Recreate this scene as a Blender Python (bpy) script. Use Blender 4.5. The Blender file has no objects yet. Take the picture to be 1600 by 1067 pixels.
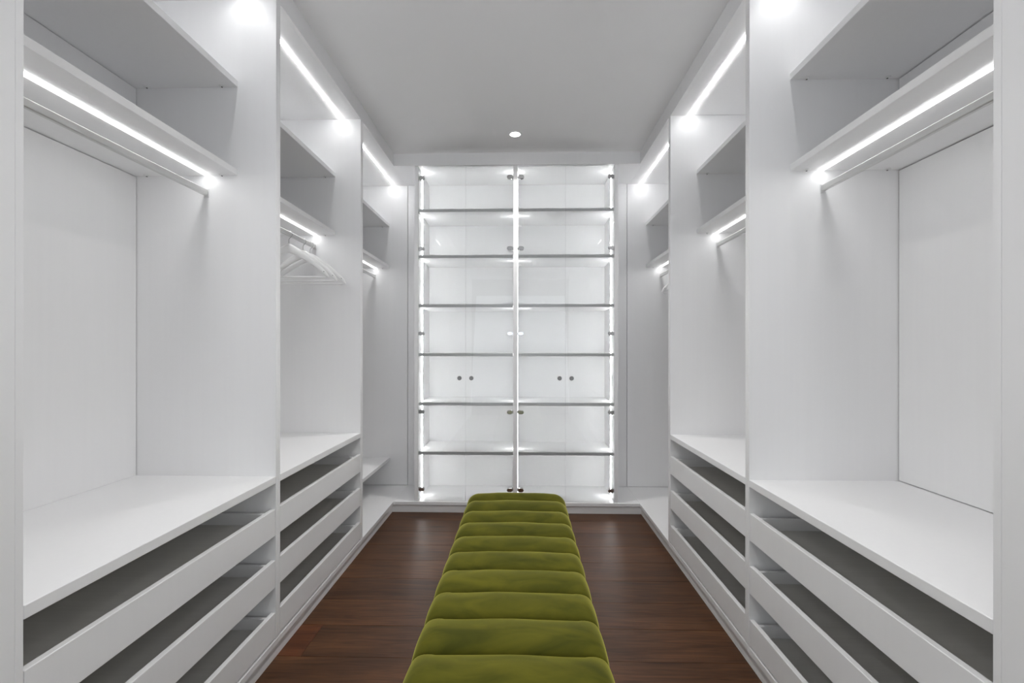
import bpy, bmesh, math, random
from mathutils import Matrix, Vector
random.seed(7)
scene = bpy.context.scene
COL = scene.collection
PI = math.pi

# ------------------------------------------------------------------ camera
cam_data = bpy.data.cameras.new('camera')
cam = bpy.data.objects.new('camera', cam_data)
COL.objects.link(cam)
scene.camera = cam
cam_data.sensor_width = 36.0
cam_data.lens = 711.0 * 36.0 / 1600.0
cam_data.shift_y = 12.9 / 1600.0
cam_data.clip_start = 0.02
cam.matrix_world = (Matrix.Translation((0, 0, 1.25)) @ Matrix.Rotation(0.0236, 4, 'Z')
                    @ Matrix.Rotation(PI / 2, 4, 'X') @ Matrix.Rotation(0.0007, 4, 'Z'))

# ------------------------------------------------------------------ light and exposure
LED_TOP = 23.0       # strips in the wardrobe tops
LED_SHELF = 11.0       # strips under the hat shelves
LED_CASE = 27.0        # upright strips in the display cabinet
LAMP = 60.0           # recessed ceiling lamps
WORLD = 0.0           # daylight outside the open doorway
world = bpy.data.worlds.new('world')
scene.world = world
world.use_nodes = True
world.node_tree.nodes['Background'].inputs[0].default_value = (0.80, 0.90, 1.0, 1)
world.node_tree.nodes['Background'].inputs[1].default_value = WORLD
vs = scene.view_settings
vs.view_transform = 'Standard'
vs.look = 'None'
vs.exposure = 0.28
vs.gamma = 1.0
vs.use_curve_mapping = False
scene.cycles.use_denoising = True
scene.cycles.max_bounces = 14
scene.cycles.diffuse_bounces = 9
scene.cycles.glossy_bounces = 5
scene.cycles.transparent_max_bounces = 16
scene.cycles.caustics_reflective = False
scene.cycles.caustics_refractive = False
scene.cycles.sample_clamp_indirect = 0.0


def area_light(name, loc, rot, sx, sy, power, colour):
    d = bpy.data.lights.new(name, 'AREA')
    d.shape = 'RECTANGLE'
    d.size, d.size_y = sx, sy
    d.energy = power
    d.color = colour
    o = bpy.data.objects.new(name, d)
    o.location = loc
    o.rotation_euler = rot
    COL.objects.link(o)
    return o


# added fill in place of daylight, behind the camera, tilted up to brighten the ceiling
area_light('rear_daylight_fill', (-0.05, -2.05, 1.30), (PI / 2 + 0.45, 0, 0), 1.85, 2.4, 22.0, (0.90, 0.95, 1.0))


# ------------------------------------------------------------------ materials
def srgb(r, g, b):
    f = lambda c: (c / 255 / 12.92) if c <= 10 else ((c / 255 + 0.055) / 1.055) ** 2.4
    return (f(r), f(g), f(b), 1)


def new_mat(name):
    m = bpy.data.materials.new(name)
    m.use_nodes = True
    nt = m.node_tree
    return m, nt, nt.nodes['Principled BSDF']


def plain(name, col, rough=0.5, metal=0.0, spec=0.5):
    m, nt, b = new_mat(name)
    b.inputs['Base Color'].default_value = col
    b.inputs['Roughness'].default_value = rough
    b.inputs['Metallic'].default_value = metal
    b.inputs['Specular IOR Level'].default_value = spec
    return m


def grained(name, c1, c2, rough, scale, bump=0.05, spec=0.4):
    """colour streaks stretched along one axis, with a little relief"""
    m, nt, b = new_mat(name)
    tc = nt.nodes.new('ShaderNodeTexCoord')
    mp = nt.nodes.new('ShaderNodeMapping')
    mp.inputs['Scale'].default_value = scale
    nt.links.new(tc.outputs['Object'], mp.inputs['Vector'])
    n = nt.nodes.new('ShaderNodeTexNoise')
    n.inputs['Scale'].default_value = 1.0
    n.inputs['Detail'].default_value = 5.0
    nt.links.new(mp.outputs['Vector'], n.inputs['Vector'])
    r = nt.nodes.new('ShaderNodeValToRGB')
    r.color_ramp.elements[0].position = 0.3
    r.color_ramp.elements[1].position = 0.7
    r.color_ramp.elements[0].color = c1
    r.color_ramp.elements[1].color = c2
    nt.links.new(n.outputs['Fac'], r.inputs['Fac'])
    nt.links.new(r.outputs['Color'], b.inputs['Base Color'])
    b.inputs['Roughness'].default_value = rough
    b.inputs['Specular IOR Level'].default_value = spec
    if bump:
        bp = nt.nodes.new('ShaderNodeBump')
        bp.inputs['Strength'].default_value = bump
        bp.inputs['Distance'].default_value = 0.001
        nt.links.new(n.outputs['Fac'], bp.inputs['Height'])
        nt.links.new(bp.outputs['Normal'], b.inputs['Normal'])
    return m


WHITE = grained('white_laminate', (0.865, 0.865, 0.87, 1), (0.875, 0.875, 0.88, 1), 0.42, (60, 60, 1.5), 0.008)

SHADE_GREY = grained('shaded_drawer_white', (0.62, 0.61, 0.58, 1), (0.66, 0.65, 0.62, 1), 0.6, (3, 90, 90), 0.03)  # white drawer interior, with part of its shade put into the grey
PAINT = plain('white_wall_paint', (0.94, 0.94, 0.942, 1), 0.8, spec=0.3)
PLINTH = plain('plinth_laminate', (0.86, 0.86, 0.86, 1), 0.4)
ALU = plain('satin_aluminium', (0.62, 0.62, 0.61, 1), 0.32, 0.7)
CHROME = plain('polished_chrome', (0.62, 0.62, 0.63, 1), 0.12, 1.0)
CHROME_DARK = plain('dark_brushed_metal', (0.23, 0.23, 0.23, 1), 0.35, 0.9)
STEEL = plain('steel_wire', (0.55, 0.55, 0.55, 1), 0.25, 1.0)
DARK = plain('dark_screw', (0.04, 0.04, 0.04, 1), 0.5)
CAP = plain('white_plastic_cap', (0.78, 0.78, 0.78, 1), 0.4)
HANG = plain('white_lacquered_wood', (0.86, 0.86, 0.86, 1), 0.35)
BLACKFOOT = plain('black_wood', (0.02, 0.02, 0.02, 1), 0.4)


def emitter(name, strength, col=(1, 1, 1, 1)):
    m = bpy.data.materials.new(name)
    m.use_nodes = True
    nt = m.node_tree
    nt.nodes.remove(nt.nodes['Principled BSDF'])
    e = nt.nodes.new('ShaderNodeEmission')
    e.inputs['Color'].default_value = col
    e.inputs['Strength'].default_value = strength
    nt.links.new(e.outputs[0], nt.nodes['Material Output'].inputs['Surface'])
    return m


GLOW_TOP = emitter('led_glow_top', LED_TOP)
GLOW_SHELF = emitter('led_glow_shelf', LED_SHELF)
GLOW_CASE = emitter('led_glow_case', LED_CASE)
GLOW_LAMP = emitter('lamp_glow', 12.0, (1.0, 0.98, 0.95, 1))


def make_glass():
    m = bpy.data.materials.new('clear_door_glass')
    m.use_nodes = True
    nt = m.node_tree
    nt.nodes.remove(nt.nodes['Principled BSDF'])
    t = nt.nodes.new('ShaderNodeBsdfTransparent')
    t.inputs[0].default_value = (0.985, 0.99, 0.987, 1)
    g = nt.nodes.new('ShaderNodeBsdfGlossy')
    g.inputs['Roughness'].default_value = 0.01
    f = nt.nodes.new('ShaderNodeFresnel')
    f.inputs['IOR'].default_value = 1.38
    mx = nt.nodes.new('ShaderNodeMixShader')
    nt.links.new(f.outputs[0], mx.inputs[0])
    nt.links.new(t.outputs[0], mx.inputs[1])
    nt.links.new(g.outputs[0], mx.inputs[2])
    nt.links.new(mx.outputs[0], nt.nodes['Material Output'].inputs['Surface'])
    return m


GLASS = make_glass()
GLASS_EDGE = plain('glass_edge', (0.66, 0.69, 0.68, 1), 0.25)


def make_wood():
    m, nt, b = new_mat('dark_oak')
    N, L = nt.nodes.new, nt.links.new
    tc = N('ShaderNodeTexCoord')
    oi = N('ShaderNodeObjectInfo')
    add = N('ShaderNodeVectorMath'); add.operation = 'MULTIPLY_ADD'
    cmb = N('ShaderNodeCombineXYZ')
    L(oi.outputs['Random'], cmb.inputs[0]); L(oi.outputs['Random'], cmb.inputs[1]); L(oi.outputs['Random'], cmb.inputs[2])
    add.inputs[1].default_value = (37, 53, 71)
    L(cmb.outputs[0], add.inputs[0]); L(tc.outputs['Object'], add.inputs[2])
    mp = N('ShaderNodeMapping'); mp.inputs['Scale'].default_value = (2.2, 26, 26)
    L(add.outputs[0], mp.inputs['Vector'])
    n1 = N('ShaderNodeTexNoise'); n1.inputs['Scale'].default_value = 1.6; n1.inputs['Detail'].default_value = 7; n1.inputs['Distortion'].default_value = 1.2
    L(mp.outputs[0], n1.inputs['Vector'])
    mp2 = N('ShaderNodeMapping'); mp2.inputs['Scale'].default_value = (1.0, 4.0, 4.0)
    L(add.outputs[0], mp2.inputs['Vector'])
    n2 = N('ShaderNodeTexNoise'); n2.inputs['Scale'].default_value = 2.0; n2.inputs['Detail'].default_value = 3
    L(mp2.outputs[0], n2.inputs['Vector'])
    r = N('ShaderNodeValToRGB')
    r.color_ramp.elements[0].position = 0.25; r.color_ramp.elements[0].color = (0.042, 0.017, 0.0070, 1)
    r.color_ramp.elements[1].position = 0.75; r.color_ramp.elements[1].color = (0.130, 0.056, 0.0235, 1)
    L(n1.outputs['Fac'], r.inputs['Fac'])
    # knots: small dark spots now and then
    mp3 = N('ShaderNodeMapping'); mp3.inputs['Scale'].default_value = (2.0, 6.0, 6.0)
    L(add.outputs[0], mp3.inputs['Vector'])
    vo = N('ShaderNodeTexVoronoi'); vo.inputs['Scale'].default_value = 0.9
    L(mp3.outputs[0], vo.inputs['Vector'])
    kr = N('ShaderNodeMapRange'); kr.inputs[1].default_value = 0.03; kr.inputs[2].default_value = 0.16; kr.inputs[3].default_value = 0.35; kr.inputs[4].default_value = 1.0
    L(vo.outputs['Distance'], kr.inputs[0])
    mr = N('ShaderNodeMapRange'); mr.inputs[1].default_value = 0.3; mr.inputs[2].default_value = 0.7; mr.inputs[3].default_value = 0.72; mr.inputs[4].default_value = 1.25
    L(n2.outputs['Fac'], mr.inputs[0])
    rr = N('ShaderNodeMapRange'); rr.inputs[3].default_value = 0.85; rr.inputs[4].default_value = 1.15
    L(oi.outputs['Random'], rr.inputs[0])
    m1 = N('ShaderNodeMath'); m1.operation = 'MULTIPLY'; L(mr.outputs[0], m1.inputs[0]); L(rr.outputs[0], m1.inputs[1])
    m2 = N('ShaderNodeMath'); m2.operation = 'MULTIPLY'; L(m1.outputs[0], m2.inputs[0]); L(kr.outputs[0], m2.inputs[1])
    sc = N('ShaderNodeVectorMath'); sc.operation = 'SCALE'
    L(r.outputs['Color'], sc.inputs[0]); L(m2.outputs[0], sc.inputs['Scale'])
    L(sc.outputs[0], b.inputs['Base Color'])
    rg = N('ShaderNodeMapRange'); rg.inputs[3].default_value = 0.30; rg.inputs[4].default_value = 0.48
    L(n1.outputs['Fac'], rg.inputs[0]); L(rg.outputs[0], b.inputs['Roughness'])
    bp = N('ShaderNodeBump'); bp.inputs['Strength'].default_value = 0.25; bp.inputs['Distance'].default_value = 0.0008
    L(n1.outputs['Fac'], bp.inputs['Height']); L(bp.outputs[0], b.inputs['Normal'])
    b.inputs['Specular IOR Level'].default_value = 0.27
    return m


WOOD = make_wood()
WOOD_RED = WOOD.copy(); WOOD_RED.name = 'reddish_oak'
for nd in WOOD_RED.node_tree.nodes:
    if nd.type == 'VALTORGB':
        nd.color_ramp.elements[0].color = (0.055, 0.017, 0.007, 1)
        nd.color_ramp.elements[1].color = (0.17, 0.058, 0.023, 1)


def make_velvet():
    m, nt, b = new_mat('green_velvet')
    N, L = nt.nodes.new, nt.links.new
    tc = N('ShaderNodeTexCoord')
    oi = N('ShaderNodeObjectInfo')
    off = N('ShaderNodeVectorMath'); off.operation = 'ADD'
    rs = N('ShaderNodeMath'); rs.operation = 'MULTIPLY'; rs.inputs[1].default_value = 43.0
    L(oi.outputs['Random'], rs.inputs[0])
    cb = N('ShaderNodeCombineXYZ'); L(rs.outputs[0], cb.inputs[0]); L(rs.outputs[0], cb.inputs[2])
    L(tc.outputs['Object'], off.inputs[0]); L(cb.outputs[0], off.inputs[1])
    mp = N('ShaderNodeMapping'); mp.inputs['Scale'].default_value = (6, 16, 12)
    L(off.outputs[0], mp.inputs['Vector'])
    n = N('ShaderNodeTexNoise'); n.inputs['Scale'].default_value = 1.0; n.inputs['Detail'].default_value = 4; n.inputs['Distortion'].default_value = 0.8
    L(mp.outputs[0], n.inputs['Vector'])
    r = N('ShaderNodeValToRGB')
    r.color_ramp.elements[0].position = 0.30; r.color_ramp.elements[0].color = (0.052, 0.055, 0.003, 1)
    r.color_ramp.elements[1].position = 0.72; r.color_ramp.elements[1].color = (0.125, 0.118, 0.009, 1)
    L(n.outputs['Fac'], r.inputs['Fac'])
    L(r.outputs['Color'], b.inputs['Base Color'])
    b.inputs['Roughness'].default_value = 0.75
    b.inputs['Specular IOR Level'].default_value = 0.15
    b.inputs['Sheen Weight'].default_value = 1.0
    b.inputs['Sheen Roughness'].default_value = 0.33
    b.inputs['Sheen Tint'].default_value = (0.66, 0.62, 0.13, 1)
    f = N('ShaderNodeTexNoise'); f.inputs['Scale'].default_value = 900; f.inputs['Detail'].default_value = 1
    L(tc.outputs['Object'], f.inputs['Vector'])
    mp4 = N('ShaderNodeMapping'); mp4.inputs['Scale'].default_value = (14, 2.5, 8)
    L(off.outputs[0], mp4.inputs['Vector'])
    w = N('ShaderNodeTexNoise'); w.inputs['Scale'].default_value = 1.0; w.inputs['Detail'].default_value = 2
    L(mp4.outputs[0], w.inputs['Vector'])
    b1 = N('ShaderNodeBump'); b1.inputs['Strength'].default_value = 0.25; b1.inputs['Distance'].default_value = 0.01
    L(w.outputs['Fac'], b1.inputs['Height'])
    b2 = N('ShaderNodeBump'); b2.inputs['Strength'].default_value = 0.2; b2.inputs['Distance'].default_value = 0.0005
    L(f.outputs['Fac'], b2.inputs['Height']); L(b1.outputs[0], b2.inputs['Normal'])
    L(b2.outputs[0], b.inputs['Normal'])
    return m


VELVET = make_velvet()

# ------------------------------------------------------------------ helpers


def tag(o, label=None, cat=None, group=None, kind=None):
    if label: o['label'] = label
    if cat: o['category'] = cat
    if group: o['group'] = group
    if kind: o['kind'] = kind
    return o


def empty(name, loc, label, cat, group=None, kind=None):
    o = bpy.data.objects.new(name, None)
    o.empty_display_size = 0.1
    COL.objects.link(o)
    o.location = loc
    return tag(o, label, cat, group, kind)


def add_box(bm, x0, x1, y0, y1, z0, z1, mi=0):
    x0, x1 = min(x0, x1), max(x0, x1)
    y0, y1 = min(y0, y1), max(y0, y1)
    z0, z1 = min(z0, z1), max(z0, z1)
    v = [bm.verts.new(p) for p in ((x0, y0, z0), (x1, y0, z0), (x1, y1, z0), (x0, y1, z0),
                                   (x0, y0, z1), (x1, y0, z1), (x1, y1, z1), (x0, y1, z1))]
    for q in ((0, 3, 2, 1), (4, 5, 6, 7), (0, 1, 5, 4), (1, 2, 6, 5), (2, 3, 7, 6), (3, 0, 4, 7)):
        f = bm.faces.new([v[i] for i in q])
        f.material_index = mi


def world_loc(p):
    """world location of an unrotated parent chain"""
    v = Vector((0, 0, 0))
    while p is not None:
        v += p.location
        p = p.parent
    return v


def link_bm(name, bm, mats, parent=None, origin=None, bevel=0.0, smooth=False):
    """bm holds WORLD coordinates; the object's origin is put at `origin` (world)"""
    if bevel:
        bmesh.ops.bevel(bm, geom=list(bm.edges), offset=bevel, segments=1, affect='EDGES', profile=0.5)
    if origin is None:
        xs = [v.co for v in bm.verts]
        origin = Vector((sum(c.x for c in xs) / len(xs), sum(c.y for c in xs) / len(xs), min(c.z for c in xs)))
    origin = Vector(origin)
    bmesh.ops.translate(bm, verts=bm.verts, vec=-origin)
    me = bpy.data.meshes.new(name)
    bm.normal_update()
    bm.to_mesh(me)
    bm.free()
    for m in (mats if isinstance(mats, (list, tuple)) else [mats]):
        me.materials.append(m)
    if smooth:
        for p in me.polygons:
            p.use_smooth = True
    o = bpy.data.objects.new(name, me)
    COL.objects.link(o)
    if parent is not None:
        o.parent = parent
        o.location = origin - world_loc(parent)
    else:
        o.location = origin
    return o


def box(name, x0, x1, y0, y1, z0, z1, mat, parent=None, bevel=0.0012, origin=None):
    bm = bmesh.new()
    add_box(bm, x0, x1, y0, y1, z0, z1)
    return link_bm(name, bm, mat, parent, origin, bevel)


def add_disc_stack(bm, axis, c, rings, seg=20):
    """lathe: rings = [(offset along axis, radius), ...] closed at both ends"""
    c = Vector(c)
    ax = {'X': (Vector((1, 0, 0)), Vector((0, 1, 0)), Vector((0, 0, 1))),
          'Y': (Vector((0, 1, 0)), Vector((0, 0, 1)), Vector((1, 0, 0))),
          'Z': (Vector((0, 0, 1)), Vector((1, 0, 0)), Vector((0, 1, 0)))}[axis]
    loops = []
    for off, rad in rings:
        loops.append([bm.verts.new(c + ax[0] * off + ax[1] * (rad * math.cos(2 * PI * i / seg)) + ax[2] * (rad * math.sin(2 * PI * i / seg)))
                      for i in range(seg)])
    for a, b_ in zip(loops, loops[1:]):
        for i in range(seg):
            bm.faces.new((a[i], a[(i + 1) % seg], b_[(i + 1) % seg], b_[i]))
    bm.faces.new(list(reversed(loops[0])))
    bm.faces.new(loops[-1])
    bmesh.ops.recalc_face_normals(bm, faces=bm.faces)


def add_tube(bm, pts, r, seg=8):
    pts = [Vector(p) for p in pts]
    loops = []
    up = Vector((0, 1, 0))
    for i, p in enumerate(pts):
        d = (pts[min(i + 1, len(pts) - 1)] - pts[max(i - 1, 0)]).normalized()
        u = up if abs(d.dot(up)) < 0.95 else Vector((0, 0, 1))
        s = d.cross(u).normalized()
        t = s.cross(d).normalized()
        loops.append([bm.verts.new(p + s * (r * math.cos(2 * PI * k / seg)) + t * (r * math.sin(2 * PI * k / seg))) for k in range(seg)])
    for a, b_ in zip(loops, loops[1:]):
        for k in range(seg):
            bm.faces.new((a[k], a[(k + 1) % seg], b_[(k + 1) % seg], b_[k]))
    bm.faces.new(list(reversed(loops[0])))
    bm.faces.new(loops[-1])
    bmesh.ops.recalc_face_normals(bm, faces=bm.faces)


# ------------------------------------------------------------------ measured dimensions (metres)
Z_CEIL, Z_TOP = 2.754, 2.661
Y_REAR = -1.70          # wall behind the camera
Y_END = 3.892           # end of the side runs / back of the corner niches
Y_FACE = 3.470          # front of the platform and of the rear bulkhead
SIDES = {
    'left': dict(s=-1, front=-0.991, shelf=-1.148, back=-1.563, led=-1.265, top_led=-1.109, rail=-1.267),
    'right': dict(s=1, front=0.888, shelf=1.045, back=1.461, led=1.160, top_led=1.004, rail=1.163),
}
BAYS = [('near', 0.8813, 1.806), ('middle', 1.838, 2.762), ('far', 2.797, Y_END)]
PT = 0.016              # side panel thickness
XW_L, XW_R = -1.61, 1.508

# ------------------------------------------------------------------ setting
floor = box('floor', XW_L, XW_R, Y_REAR, 3.97, -0.12, -0.020, plain('screed', (0.10, 0.07, 0.05, 1), 0.8), bevel=0)
tag(floor, 'dark brown oak board floor running across the aisle', 'floor', kind='structure')
ceil = box('ceiling', XW_L, XW_R, Y_REAR, 3.97, Z_CEIL, Z_CEIL + 0.1, PAINT, bevel=0)
tag(ceil, 'flat white plastered ceiling over the aisle', 'ceiling', kind='structure')
tag(box('wall_left', XW_L - 0.08, XW_L, Y_REAR, 3.97, 0, Z_CEIL, PAINT, bevel=0), 'white wall behind the left row of open wardrobes', 'wall', kind='structure')
tag(box('wall_right', XW_R, XW_R + 0.08, Y_REAR, 3.97, 0, Z_CEIL, PAINT, bevel=0), 'white wall behind the right row of open wardrobes', 'wall', kind='structure')
tag(box('wall_back', XW_L, XW_R, 3.97, 4.05, 0, Z_CEIL, PAINT, bevel=0), 'white wall behind the glass-fronted display cabinet', 'wall', kind='structure')
bm = bmesh.new()
add_box(bm, XW_L, -0.985, Y_REAR - 0.08, Y_REAR, 0, Z_CEIL)
add_box(bm, 0.88, XW_R, Y_REAR - 0.08, Y_REAR, 0, Z_CEIL)
add_box(bm, -0.985, 0.88, Y_REAR - 0.08, Y_REAR, 2.60, Z_CEIL)
tag(link_bm('wall_front', bm, PAINT), 'white wall with the open doorway opposite the display cabinet', 'wall', kind='structure')

# floor boards, laid across the aisle
PW = 0.213
x_lo, x_hi = -1.02, 0.92
rows = [1.835 + PW * k for k in range(-17, 9)]
for ri, y0 in enumerate(rows):
    y1 = y0 + PW
    if y0 < Y_REAR: y0 = Y_REAR + 0.001
    if y1 > 3.60: y1 = 3.60
    k = ri - 17
    if k == 0:
        cuts = [x_lo, -0.906, x_hi]
    elif k in (1, 2, 4, 5, 7):
        cuts = [x_lo, x_hi]
    elif k == 3:
        cuts = [x_lo, -0.12, x_hi]
    elif k == 6:
        cuts = [x_lo, 0.10, x_hi]
    else:
        cuts = [x_lo, random.uniform(-0.15, 0.1), x_hi]
    for i in range(len(cuts) - 1):
        g = 0.0007
        red = (k == 0 and i == 0)
        bm = bmesh.new()
        add_box(bm, cuts[i] + g, cuts[i + 1] - g, y0 + g, y1 - g, -0.020, random.uniform(-0.0004, 0.0))
        p = link_bm('plank', bm, WOOD_RED if red else WOOD, floor, bevel=0.0004)
        if red: p['label'] = 'short reddish board beside the left plinth'

# bulkheads (fascia) between the cabinets and the ceiling
tag(box('trim_1', SIDES['left']['front'], SIDES['left']['front'] - 0.02, Y_REAR, Y_FACE + 0.02, Z_TOP, Z_CEIL, WHITE, bevel=0), 'white bulkhead strip above the left wardrobes', 'trim', kind='structure')
tag(box('trim_2', SIDES['right']['front'], SIDES['right']['front'] + 0.02, Y_REAR, Y_FACE + 0.02, Z_TOP, Z_CEIL, WHITE, bevel=0), 'white bulkhead strip above the right wardrobes', 'trim', kind='structure')
tag(box('trim_3', SIDES['left']['front'], SIDES['right']['front'], Y_FACE, Y_FACE + 0.02, Z_TOP, Z_CEIL, WHITE, bevel=0), 'white bulkhead strip above the display cabinet', 'trim', kind='structure')
V_L, V_R = -0.832, 0.726      # outer sides of the display cabinet
tag(box('trim_4', SIDES['left']['front'] - 0.02, V_L - 0.001, Y_FACE + 0.02, Y_END + 0.016, Z_TOP + 0.0, Z_TOP + 0.018, WHITE, bevel=0), 'white soffit over the left corner niche', 'trim', kind='structure')
tag(box('trim_5', V_R + 0.001, SIDES['right']['front'] + 0.02, Y_FACE + 0.02, Y_END + 0.016, Z_TOP + 0.0, Z_TOP + 0.018, WHITE, bevel=0), 'white soffit over the right corner niche', 'trim', kind='structure')
tag(box('trim_6', SIDES['left']['front'] + 0.004, V_L - 0.001, Y_END, Y_END + 0.018, 0.0857, Z_TOP, WHITE), 'tall white filler panel in the left corner niche', 'trim', kind='structure')
tag(box('trim_7', V_R + 0.001, SIDES['right']['front'] - 0.004, Y_END, Y_END + 0.018, 0.0857, Z_TOP, WHITE), 'tall white filler panel in the right corner niche', 'trim', kind='structure')
# plinths
tag(box('baseboard_left', -1.003, -1.021, Y_REAR, 3.50, 0, 0.0595, PLINTH), 'recessed pale grey plinth under the left wardrobes', 'baseboard', kind='structure')
tag(box('baseboard_right', 0.900, 0.918, Y_REAR, 3.50, 0, 0.0595, PLINTH), 'recessed pale grey plinth under the right wardrobes', 'baseboard', kind='structure')
tag(box('baseboard_back', -1.003, 0.900, 3.482, 3.500, 0, 0.0595, PLINTH), 'recessed pale grey plinth under the display cabinet', 'baseboard', kind='structure')

# closed end panels beside the camera
tag(box('trim_8', -0.991, -1.011, Y_REAR, 0.8648, 0.0, Z_TOP, WHITE, bevel=0.0002), 'tall plain white closing panel at the left edge', 'trim', kind='structure')
tag(box('trim_9', 0.888, 0.908, Y_REAR, 0.8648, 0.0, Z_TOP, WHITE, bevel=0.0002), 'tall plain white closing panel at the right edge', 'trim', kind='structure')


# ------------------------------------------------------------------ wardrobe units
def led_strip(x, y0, y1, z, width, glow, parent, side):
    """diffuser of a recessed strip, 1.5 mm proud of the board's underside, with its aluminium channel"""
    ch = box('led_channel', x - width / 2 - 0.0022, x + width / 2 + 0.0022, y0 + 0.005, y1 - 0.005, z - 0.0009, z, ALU, parent, bevel=0)
    # the glowing diffuser
    d = box('led_strip', x - width / 2, x + width / 2, y0 + 0.007, y1 - 0.007, z - 0.0040, z - 0.0009, glow, parent, bevel=0)
    return d


def fitting(x, y, z, parent, sy):
    """small round cover cap with a dark screw beside it, under the end of a shelf"""
    bm = bmesh.new()
    add_disc_stack(bm, 'Z', (x, y, z), [(-0.0035, 0.0065), (-0.002, 0.009), (0, 0.009)], 14)
    for f in bm.faces: f.material_index = 0
    n = len(bm.faces)
    bm2 = bmesh.new()
    add_disc_stack(bm2, 'Z', (x, y + sy * 0.004, z - 0.0034), [(-0.0016, 0.003), (0, 0.003)], 8)
    me = bpy.data.meshes.new('tmp'); bm2.to_mesh(me); bm2.free()
    bm.from_mesh(me); bpy.data.meshes.remove(me)
    bm.faces.ensure_lookup_table()
    for f in bm.faces[n:]: f.material_index = 1
    return link_bm('shelf_fitting', bm, [CAP, DARK], parent)


def wardrobe(side, bay, y0, y1, label, drawers, low_shelf):
    S = SIDES[side]
    s, xf, xs, xb = S['s'], S['front'], S['shelf'], S['back']
    gap = 0.0028 if side == 'left' else 0.004
    u = empty('wardrobe_unit', ((xf + xb) / 2, (y0 + y1) / 2, 0.0602), label, 'wardrobe', 'open white wardrobe units along both walls')
    P = lambda name, *a, **k: box(name, *a, parent=u, **k)
    P('side_panel', xf, xb + s * 0.02, y0 - PT, y0, 0.0857, Z_TOP - 0.0005, WHITE)
    P('side_panel', xf, xb + s * 0.02, y1, y1 + PT, 0.0857, Z_TOP - 0.0005, WHITE)
    P('top_panel', xf - s * -0.0205, xb + s * 0.02, y0 - PT, y1 + PT, Z_TOP, Z_TOP + 0.018, WHITE, bevel=0)
    base_end = y1 + PT if bay != 'far' else Y_END
    P('base_board', xf, xb + s * 0.02, (y0 - PT), base_end, 0.0602, 0.0847, WHITE)
    top = [c for c in u.children if c.name.startswith('top_panel')][0]
    led_strip(S['top_led'], y0 + 0.001, y1 - 0.001, Z_TOP, 0.012, GLOW_TOP, top, side)
    # back panel stands clear of the side panels, leaving a dark shadow gap
    z_low = 0.716 if drawers else 0.0857
    zlo = (0.7415 if side == 'left' else 0.744) if drawers else 0.0857
    for za, zb in ((zlo, 1.950 - gap), (1.9757, 2.306 - gap), (2.3317, Z_TOP - gap)):
        P('back_panel', xb, xb + s * 0.006, y0 + gap, y1 - gap, za, zb, WHITE, bevel=0)
    if drawers:
        P('back_panel', xb, xb + s * 0.006, y0 + gap, y1 - gap, 0.0857, 0.712, SHADE_GREY, bevel=0)
    for z in (2.306, 1.950):
        sh = P('shelf', xs, xb + s * 0.012, y0 + 0.0004, y1 - 0.0004, z, z + 0.0255, WHITE)
        for yy, sy in ((y0 + 0.014, 1), (y1 - 0.014, -1)):
            for xx in (xs + s * 0.058, xb - s * 0.05):
                fitting(xx, yy, z, sh, -sy)
        if z < 2:
            led_strip(S['led'], y0 + 0.002, y1 - 0.002, z, 0.015, GLOW_SHELF, sh, side)
    # hanging rail: flat bar between two end brackets
    rx = S['rail']
    rl = P('hanging_rail', rx, rx + s * 0.015, y0 + 0.003, y1 - 0.003, 1.868, 1.893, ALU, bevel=0.003)
    for ya, yb in ((y0 + 0.0002, y0 + 0.003), (y1 - 0.003, y1 - 0.0002)):
        box('rail_bracket', rx - s * 0.003, rx + s * 0.018, ya, yb, 1.862, 1.897, CAP, rl, bevel=0.001)
    if drawers:
        P('worktop', xf, xb + s * 0.010, y0 + 0.0003, y1 - 0.0003, 0.712, 0.741, WHITE, bevel=0.0015)
        for zt, zb in ((0.610, 0.503), (0.4045, 0.2955), (0.195, 0.0935)):
            # tray: sides and back, bottom board greyed to deepen its shade, low white front
            bm = bmesh.new()
            g = 0.016
            xa, xz = xf + s * 0.0195, xb - s * 0.05
            zs, z0 = zt - 0.012, max(zt - 0.068, zb + 0.006)
            add_box(bm, xa, xz, y0 + g, y0 + g + 0.014, z0, zs)
            add_box(bm, xa, xz, y1 - g - 0.014, y1 - g, z0, zs)
            add_box(bm, xz - s * 0.014, xz, y0 + g + 0.0142, y1 - g - 0.0142, z0, zs)
            d = link_bm('drawer', bm, WHITE, u, bevel=0.0008)
            box('drawer_bottom', xa, xz - s * 0.015, y0 + g + 0.0145, y1 - g - 0.0145, z0 + 0.004, z0 + 0.012, SHADE_GREY, d, bevel=0)
            box('drawer_front', xf + s * 0.001, xf + s * 0.019, y0 + 0.002, y1 - 0.002, zb, zt, WHITE, d, bevel=0.0015)
            box('drawer_runner', xa + s * 0.004, xz, y0 + 0.0005, y0 + g - 0.0005, z0 + 0.008, z0 + 0.030, ALU, d, bevel=0)
            box('drawer_runner', xa + s * 0.004, xz, y1 - g + 0.0005, y1 - 0.0005, z0 + 0.008, z0 + 0.030, ALU, d, bevel=0)
    if low_shelf:
        P('shelf', xs - s * 0.006, xb - s * gap, y0 + 0.0004, y1 - 0.0004, 0.299, 0.3245, WHITE)
    return u


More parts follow.
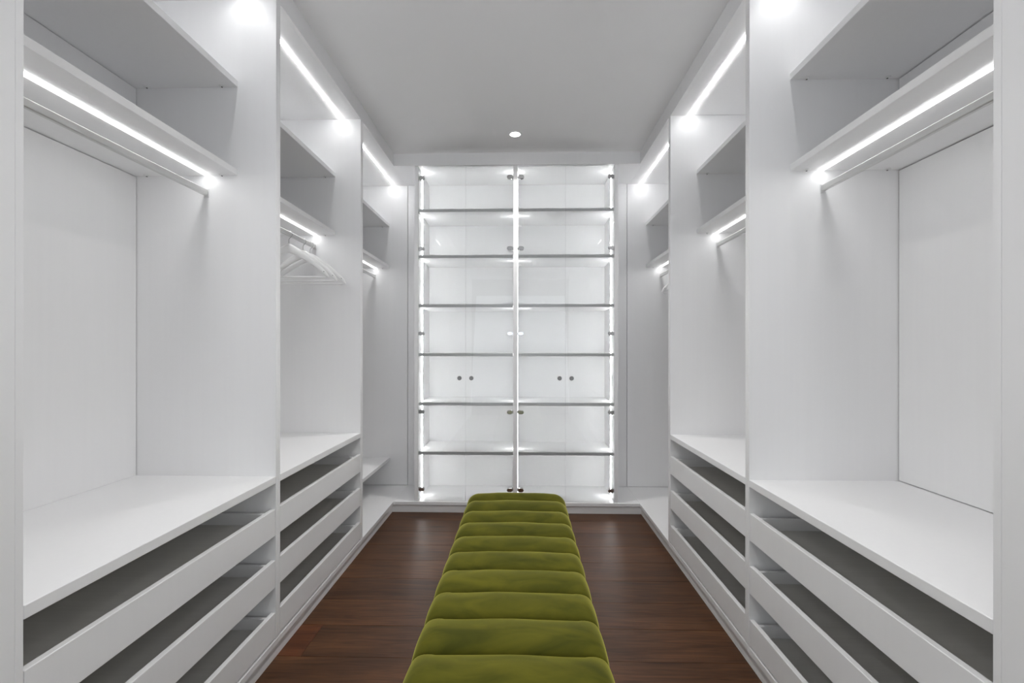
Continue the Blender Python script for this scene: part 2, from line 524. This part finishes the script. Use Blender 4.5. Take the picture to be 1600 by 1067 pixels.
LAB = {
    ('left', 'near'): 'white open wardrobe bay with three drawers nearest the camera on the left',
    ('left', 'middle'): 'white wardrobe bay with three drawers and hanging clothes hangers, second on the left',
    ('left', 'far'): 'far left white wardrobe bay with one low shelf and no drawers',
    ('right', 'near'): 'white open wardrobe bay with three drawers nearest the camera on the right',
    ('right', 'middle'): 'white wardrobe bay with three drawers and bare rail, second on the right',
    ('right', 'far'): 'far right white wardrobe bay without drawers, beside the display cabinet',
}
for side in ('left', 'right'):
    for bay, y0, y1 in BAYS:
        wardrobe(side, bay, y0, y1, LAB[(side, bay)], bay != 'far', side == 'left' and bay == 'far')

# ------------------------------------------------------------------ display cabinet
cab = empty('display_cabinet', (-0.05, 3.69, 0.0602), 'tall white glass-door display cabinet with lit shelves at the far end', 'cabinet')
I_L, I_R = -0.804, 0.698          # inner faces of the sides
D_L, D_R = -0.0725, -0.0405       # divider
YB = 3.905
C = lambda name, *a, **k: box(name, *a, parent=cab, **k)
C('base_board', SIDES['left']['front'] + 0.0005, SIDES['right']['front'] - 0.0005, Y_FACE, YB + 0.01, 0.0602, 0.0847, WHITE)
C('side_panel', V_L, I_L, 3.480, YB, 0.0852, Z_TOP - 0.0005, WHITE)
C('side_panel', I_R, V_R, 3.480, YB, 0.0852, Z_TOP - 0.0005, WHITE)
C('divider', D_L, D_R, 3.480, YB - 0.010, 0.0852, Z_TOP - 0.0005, WHITE)
C('top_panel', V_L, V_R, Y_FACE + 0.0205, YB, Z_TOP, Z_TOP + 0.018, WHITE, bevel=0)
C('back_panel', I_L + 0.0005, I_R - 0.0005, YB - 0.010, YB, 0.0857, Z_TOP - 0.001, WHITE, bevel=0)
SHELF_Z = (2.335, 1.9795, 1.601, 1.2235, 0.8435, 0.464)
for xa, xb in ((I_L, D_L), (D_R, I_R)):
    for zt in SHELF_Z:
        C('shelf', xa + 0.0028, xb - 0.0028, 3.494, YB - 0.011, zt - 0.0235, zt, WHITE)
for x, s in ((I_L, 1), (D_L, -1), (D_R, 1), (I_R, -1)):
    C('led_strip', x + s * 0.0004, x + s * (0.0014 if x in (D_L, D_R) else 0.0048), 3.611, 3.619, 0.092, Z_TOP - 0.004, GLOW_CASE, bevel=0)
HZ = (2.572, 2.026, 1.374, 0.772, 0.176)


def stadium(bm, cx, cz, w, h, y0, y1, seg=8):
    pts = []
    r = h / 2
    for k in range(seg + 1):
        a = -PI / 2 + PI * k / seg
        pts.append((cx + w / 2 - r + r * math.cos(a), cz + r * math.sin(a)))
    for k in range(seg + 1):
        a = PI / 2 + PI * k / seg
        pts.append((cx - w / 2 + r + r * math.cos(a), cz + r * math.sin(a)))
    a = [bm.verts.new((x, y0 + 0.002, z)) for x, z in pts]
    a0 = [bm.verts.new((cx + (x - cx) * 0.93, y0, cz + (z - cz) * 0.88)) for x, z in pts]
    b_ = [bm.verts.new((x, y1, z)) for x, z in pts]
    n = len(pts)
    for i in range(n):
        bm.faces.new((a[i], a[(i + 1) % n], b_[(i + 1) % n], b_[i]))
        bm.faces.new((a0[i], a0[(i + 1) % n], a[(i + 1) % n], a[i]))
    bm.faces.new(a0)
    bm.faces.new(list(reversed(b_)))
    bmesh.ops.recalc_face_normals(bm, faces=bm.faces)


GY0, GY1 = 3.484, 3.489
for hinge_x, seam_x, s in ((I_L, -0.438, 1), (D_L, -0.438, -1), (D_R, 0.3265, 1), (I_R, 0.3265, -1)):
    xa, xb = hinge_x + s * 0.002, seam_x - s * 0.0012
    bm = bmesh.new()
    add_box(bm, xa, xb, GY0, GY1, 0.0885, Z_TOP - 0.004)
    bm.faces.ensure_lookup_table()
    for f in bm.faces:
        if abs(f.normal.y) < 0.5: pass
    bm.normal_update()
    for f in bm.faces:
        f.material_index = 0 if abs(f.normal.y) > 0.5 else 1
    door = link_bm('glass_door', bm, [GLASS, GLASS_EDGE], cab)
    for hz in HZ:
        bm = bmesh.new()
        stadium(bm, hinge_x + s * 0.0265, hz, 0.044, 0.030, GY0 - 0.007, GY0 - 0.0002)     # outer plate
        stadium(bm, hinge_x + s * 0.0265, hz, 0.044, 0.030, GY1 + 0.0002, GY1 + 0.007)     # inner plate
        add_box(bm, hinge_x + s * 0.0005, hinge_x + s * 0.006, GY1 + 0.001, GY1 + 0.030, hz - 0.012, hz + 0.012)
        link_bm('hinge', bm, CHROME, door)
    bm = bmesh.new()
    kx = seam_x - s * 0.0455
    add_disc_stack(bm, 'Y', (kx, GY0, 1.033), [(-0.020, 0.009), (-0.0205, 0.0135), (-0.018, 0.0165), (-0.010, 0.0165), (-0.008, 0.010), (-0.0003, 0.010)], 20)
    link_bm('knob', bm, CHROME_DARK, door, smooth=False)

# ------------------------------------------------------------------ ceiling lamps
def downlight(x, y, label):
    t = empty('ceiling_downlight', (x, y, Z_CEIL), label, 'lamp', 'recessed ceiling downlights')
    bm = bmesh.new()
    seg = 32
    prof = [(0.036, 0.0), (0.0365, -0.004), (0.046, -0.003), (0.047, 0.0)]
    loops = [[bm.verts.new((x + r * math.cos(2 * PI * i / seg), y + r * math.sin(2 * PI * i / seg), Z_CEIL + h)) for i in range(seg)] for r, h in prof]
    for a, b_ in zip(loops, loops[1:]):
        for i in range(seg):
            bm.faces.new((a[i], a[(i + 1) % seg], b_[(i + 1) % seg], b_[i]))
    bmesh.ops.recalc_face_normals(bm, faces=bm.faces)
    link_bm('trim_ring', bm, PAINT, t, smooth=True)
    bm = bmesh.new()
    add_disc_stack(bm, 'Z', (x, y, Z_CEIL), [(-0.004, 0.030), (-0.0022, 0.0358), (0.0, 0.0358)], 32)
    link_bm('lamp_lens', bm, GLOW_LAMP, t)
    d = bpy.data.lights.new('lamp_beam', 'SPOT')
    d.energy = LAMP
    d.color = (1.0, 0.985, 0.96)
    d.spot_size = math.radians(128)
    d.spot_blend = 0.85
    d.shadow_soft_size = 0.035
    o = bpy.data.objects.new('lamp_beam', d)
    o.location = (0, 0, -0.008)
    o.parent = t
    COL.objects.link(o)


downlight(-0.054, 3.173, 'round recessed ceiling lamp in front of the display cabinet')
downlight(-0.054, 1.45, 'extra unseen recessed ceiling lamp added above the green bench')  # lamp added out of view to light worktops, floor and bench
downlight(-0.054, -1.10, 'extra unseen recessed ceiling lamp added behind the camera')  # another added lamp, unseen, for general brightness

# ------------------------------------------------------------------ green channelled bench
BX, HALF, ZT = -0.033, 0.2615, 0.486
SEAMS = [0.412, 0.559, 0.708, 0.857, 1.006, 1.155, 1.311, 1.454, 1.603, 1.748, 1.893, 2.042, 2.187, 2.340, 2.445]
SEAMS = [y + 0.022 for y in SEAMS]
bench = empty('bench', (BX, 1.43, 0.0), 'long olive green velvet bench with padded channels in the aisle', 'bench')
Z_BOT = 0.055


def section(inset, drop, side_inset=None):
    """half-superelliptic cross-section: list of (x, z) from left foot over the top to right foot"""
    a = HALF - (inset * 0.12 if side_inset is None else side_inset)
    rt = 0.066
    zt = ZT - (inset if side_inset is not None else 0.0) - drop
    pts = [(-a, Z_BOT + 0.0)]
    for k in range(1, 6):
        pts.append((-a, Z_BOT + (zt - rt - Z_BOT) * k / 6))
    for k in range(0, 11):
        t = PI - (PI / 2) * k / 10
        pts.append((-a + rt * 1.0 + rt * 1.0 * math.cos(t), zt - rt + rt * math.sin(t)))
    m = len(pts)
    for k in range(1, 8):
        x = (-a + rt * 1.0) * (1 - 2 * k / 8)
        pts.append((x, zt + 0.005 * math.sin(PI * k / 8)))
    pts += [(-x, z) for x, z in reversed(pts[:m])]
    if side_inset is None:        # the crease is deep on the flat top and fades out down the sides
        out = []
        for x, z in pts:
            k = max(0.0, min(1.0, (1.0 - abs(x) / a) / 0.28)) ** 0.8
            top = max(0.0, min(1.0, (z - (zt - rt)) / rt))
            out.append((x, z - inset * top * (0.30 + 0.70 * k)))
        return out
    return pts


def channel(y0, y1, end=0):
    bm = bmesh.new()
    n = 18
    loops = []
    g = 0.0006
    for j in range(n + 1):
        t = 0.5 - 0.5 * math.cos(PI * j / n)
        y = y0 + g + (y1 - y0 - 2 * g) * t
        bulge = math.sin(PI * t ** 0.85) ** 0.6 if 0 < j < n else 0.0
        inset = 0.036 * (1 - bulge)
        drop = 0.0
        si = None
        if end:
            e = t if end > 0 else 1 - t     # e = 1 at the outer end
            if e > 0.45:
                q = (e - 0.45) / 0.55
                inset = 0.050 * (1 - math.sqrt(max(0.0, 1 - q * q)))
                si = inset * 0.8
            else:
                inset = 0.036 * (1 - math.sin(PI * min(0.5, e / 0.9)) ** 0.6) if e > 1e-6 else 0.036
        ring = []
        for x, z in section(inset, drop, si):
            # small hand-made unevenness in the stuffing
            w = 0.0012 * math.sin(31 * x + 7 * y0) * bulge
            ring.append(bm.verts.new((BX + x, y, z + w)))
        loops.append(ring)
    for a, b_ in zip(loops, loops[1:]):
        for i in range(len(a) - 1):
            bm.faces.new((a[i], a[i + 1], b_[i + 1], b_[i]))
        bm.faces.new((a[-1], a[0], b_[0], b_[-1]))
    bm.faces.new(loops[0])
    bm.faces.new(list(reversed(loops[-1])))
    bmesh.ops.recalc_face_normals(bm, faces=bm.faces)
    o = link_bm('cushion_channel', bm, VELVET, bench, smooth=True)
    return o


for i in range(len(SEAMS) - 1):
    channel(SEAMS[i], SEAMS[i + 1], -1 if i == 0 else (1 if i == len(SEAMS) - 2 else 0))
for sx in (-1, 1):
    for y in (0.52, 2.34):
        bm = bmesh.new()
        add_disc_stack(bm, 'Z', (BX + sx * 0.19, y, 0), [(0.0, 0.018), (0.0545, 0.024)], 16)
        link_bm('foot', bm, BLACKFOOT, bench)


# ------------------------------------------------------------------ clothes hangers
def make_hanger(label, group):
    t = empty('clothes_hanger', (0, 0, 0), label, 'hanger', group)      # origin = centre of the rail
    # contoured wooden shoulders
    bm = bmesh.new()
    n = 36
    loops = []
    for i in range(n + 1):
        u = -1 + 2 * i / n
        a = abs(u)
        x = 0.222 * u
        z = -0.078 - 0.147 * (a ** 1.25) - 0.012 * a ** 4
        h = 0.026 - 0.013 * a                    # half height
        d = 0.0075 + 0.0035 * math.sin(PI * a)     # half thickness
        if a > 0.94:
            k = math.sqrt(max(0.02, 1 - ((a - 0.94) / 0.06) ** 2))
            h *= k; d *= k
        y = -0.030 * a * a
        ring = []
        for q in range(12):
            w = 2 * PI * q / 12
            cx = math.copysign(abs(math.cos(w)) ** 0.7, math.cos(w))
            sz = math.copysign(abs(math.sin(w)) ** 0.8, math.sin(w))
            ring.append(bm.verts.new((x, y + d * cx, z + h * sz)))
        loops.append(ring)
    for p, q in zip(loops, loops[1:]):
        for k in range(12):
            bm.faces.new((p[k], p[(k + 1) % 12], q[(k + 1) % 12], q[k]))
    bm.faces.new(list(reversed(loops[0]))); bm.faces.new(loops[-1])
    bmesh.ops.recalc_face_normals(bm, faces=bm.faces)
    link_bm('shoulder', bm, HANG, t, origin=(0, 0, -0.08), smooth=True)
    bm = bmesh.new()
    add_tube(bm, [(-0.200 + 0.04 * k, -0.024 , -0.2385) for k in range(11)], 0.0055, 10)
    link_bm('crossbar', bm, HANG, t, smooth=True)
    bm = bmesh.new()
    R = 0.0185
    pts = [(0, 0, -0.060), (0, 0, -0.045), (0, 0, -0.032), (0.004, 0, -0.024)]
    for k in range(15):
        a = math.radians(-55 + k * 17)
        pts.append((R * math.cos(a), 0, R * math.sin(a) - 0.003))
    add_tube(bm, pts, 0.0016, 8)
    link_bm('hook', bm, STEEL, t, smooth=True)
    for sx in (-1, 1):
        bm = bmesh.new()
        add_disc_stack(bm, 'Y', (sx * 0.196, -0.0335, -0.208), [(-0.0012, 0.002), (0.0015, 0.002)], 8)
        link_bm('screw', bm, DARK, t)
    return t


def copy_tree(o, parent=None):
    c = o.copy()
    COL.objects.link(c)
    c.parent = parent
    for ch in o.children:
        copy_tree(ch, c)
    return c


GL, GR = 'white wooden hangers on the left middle rail', 'white wooden hangers on the far right rail'
proto = make_hanger('white wooden clothes hanger nearest the camera on the left middle rail', GL)
spots = [
    (-1.2745, 2.450, 6, None, GL),
    (-1.2745, 2.610, -4, 'middle one of three white wooden hangers on the left middle rail', GL),
    (-1.2745, 2.700, 3, 'farthest white wooden hanger on the left middle rail, beside the partition', GL),
    (1.1705, 2.930, 3, 'white wooden hanger closest to the partition on the far right rail', GR),
    (1.1705, 3.005, -5, 'second white wooden hanger from the partition on the far right rail', GR),
    (1.1705, 3.085, 4, 'third white wooden hanger from the partition on the far right rail', GR),
    (1.1705, 3.165, -3, 'farthest white wooden hanger on the far right rail, its tip showing past the partition', GR),
]
for i, (x, y, deg, lab, grp) in enumerate(spots):
    h = proto if i == 0 else copy_tree(proto)
    h.location = (x, y, 1.8805)
    h.rotation_euler = (0, 0, math.radians(deg))
    if lab: h['label'] = lab
    h['group'] = grp
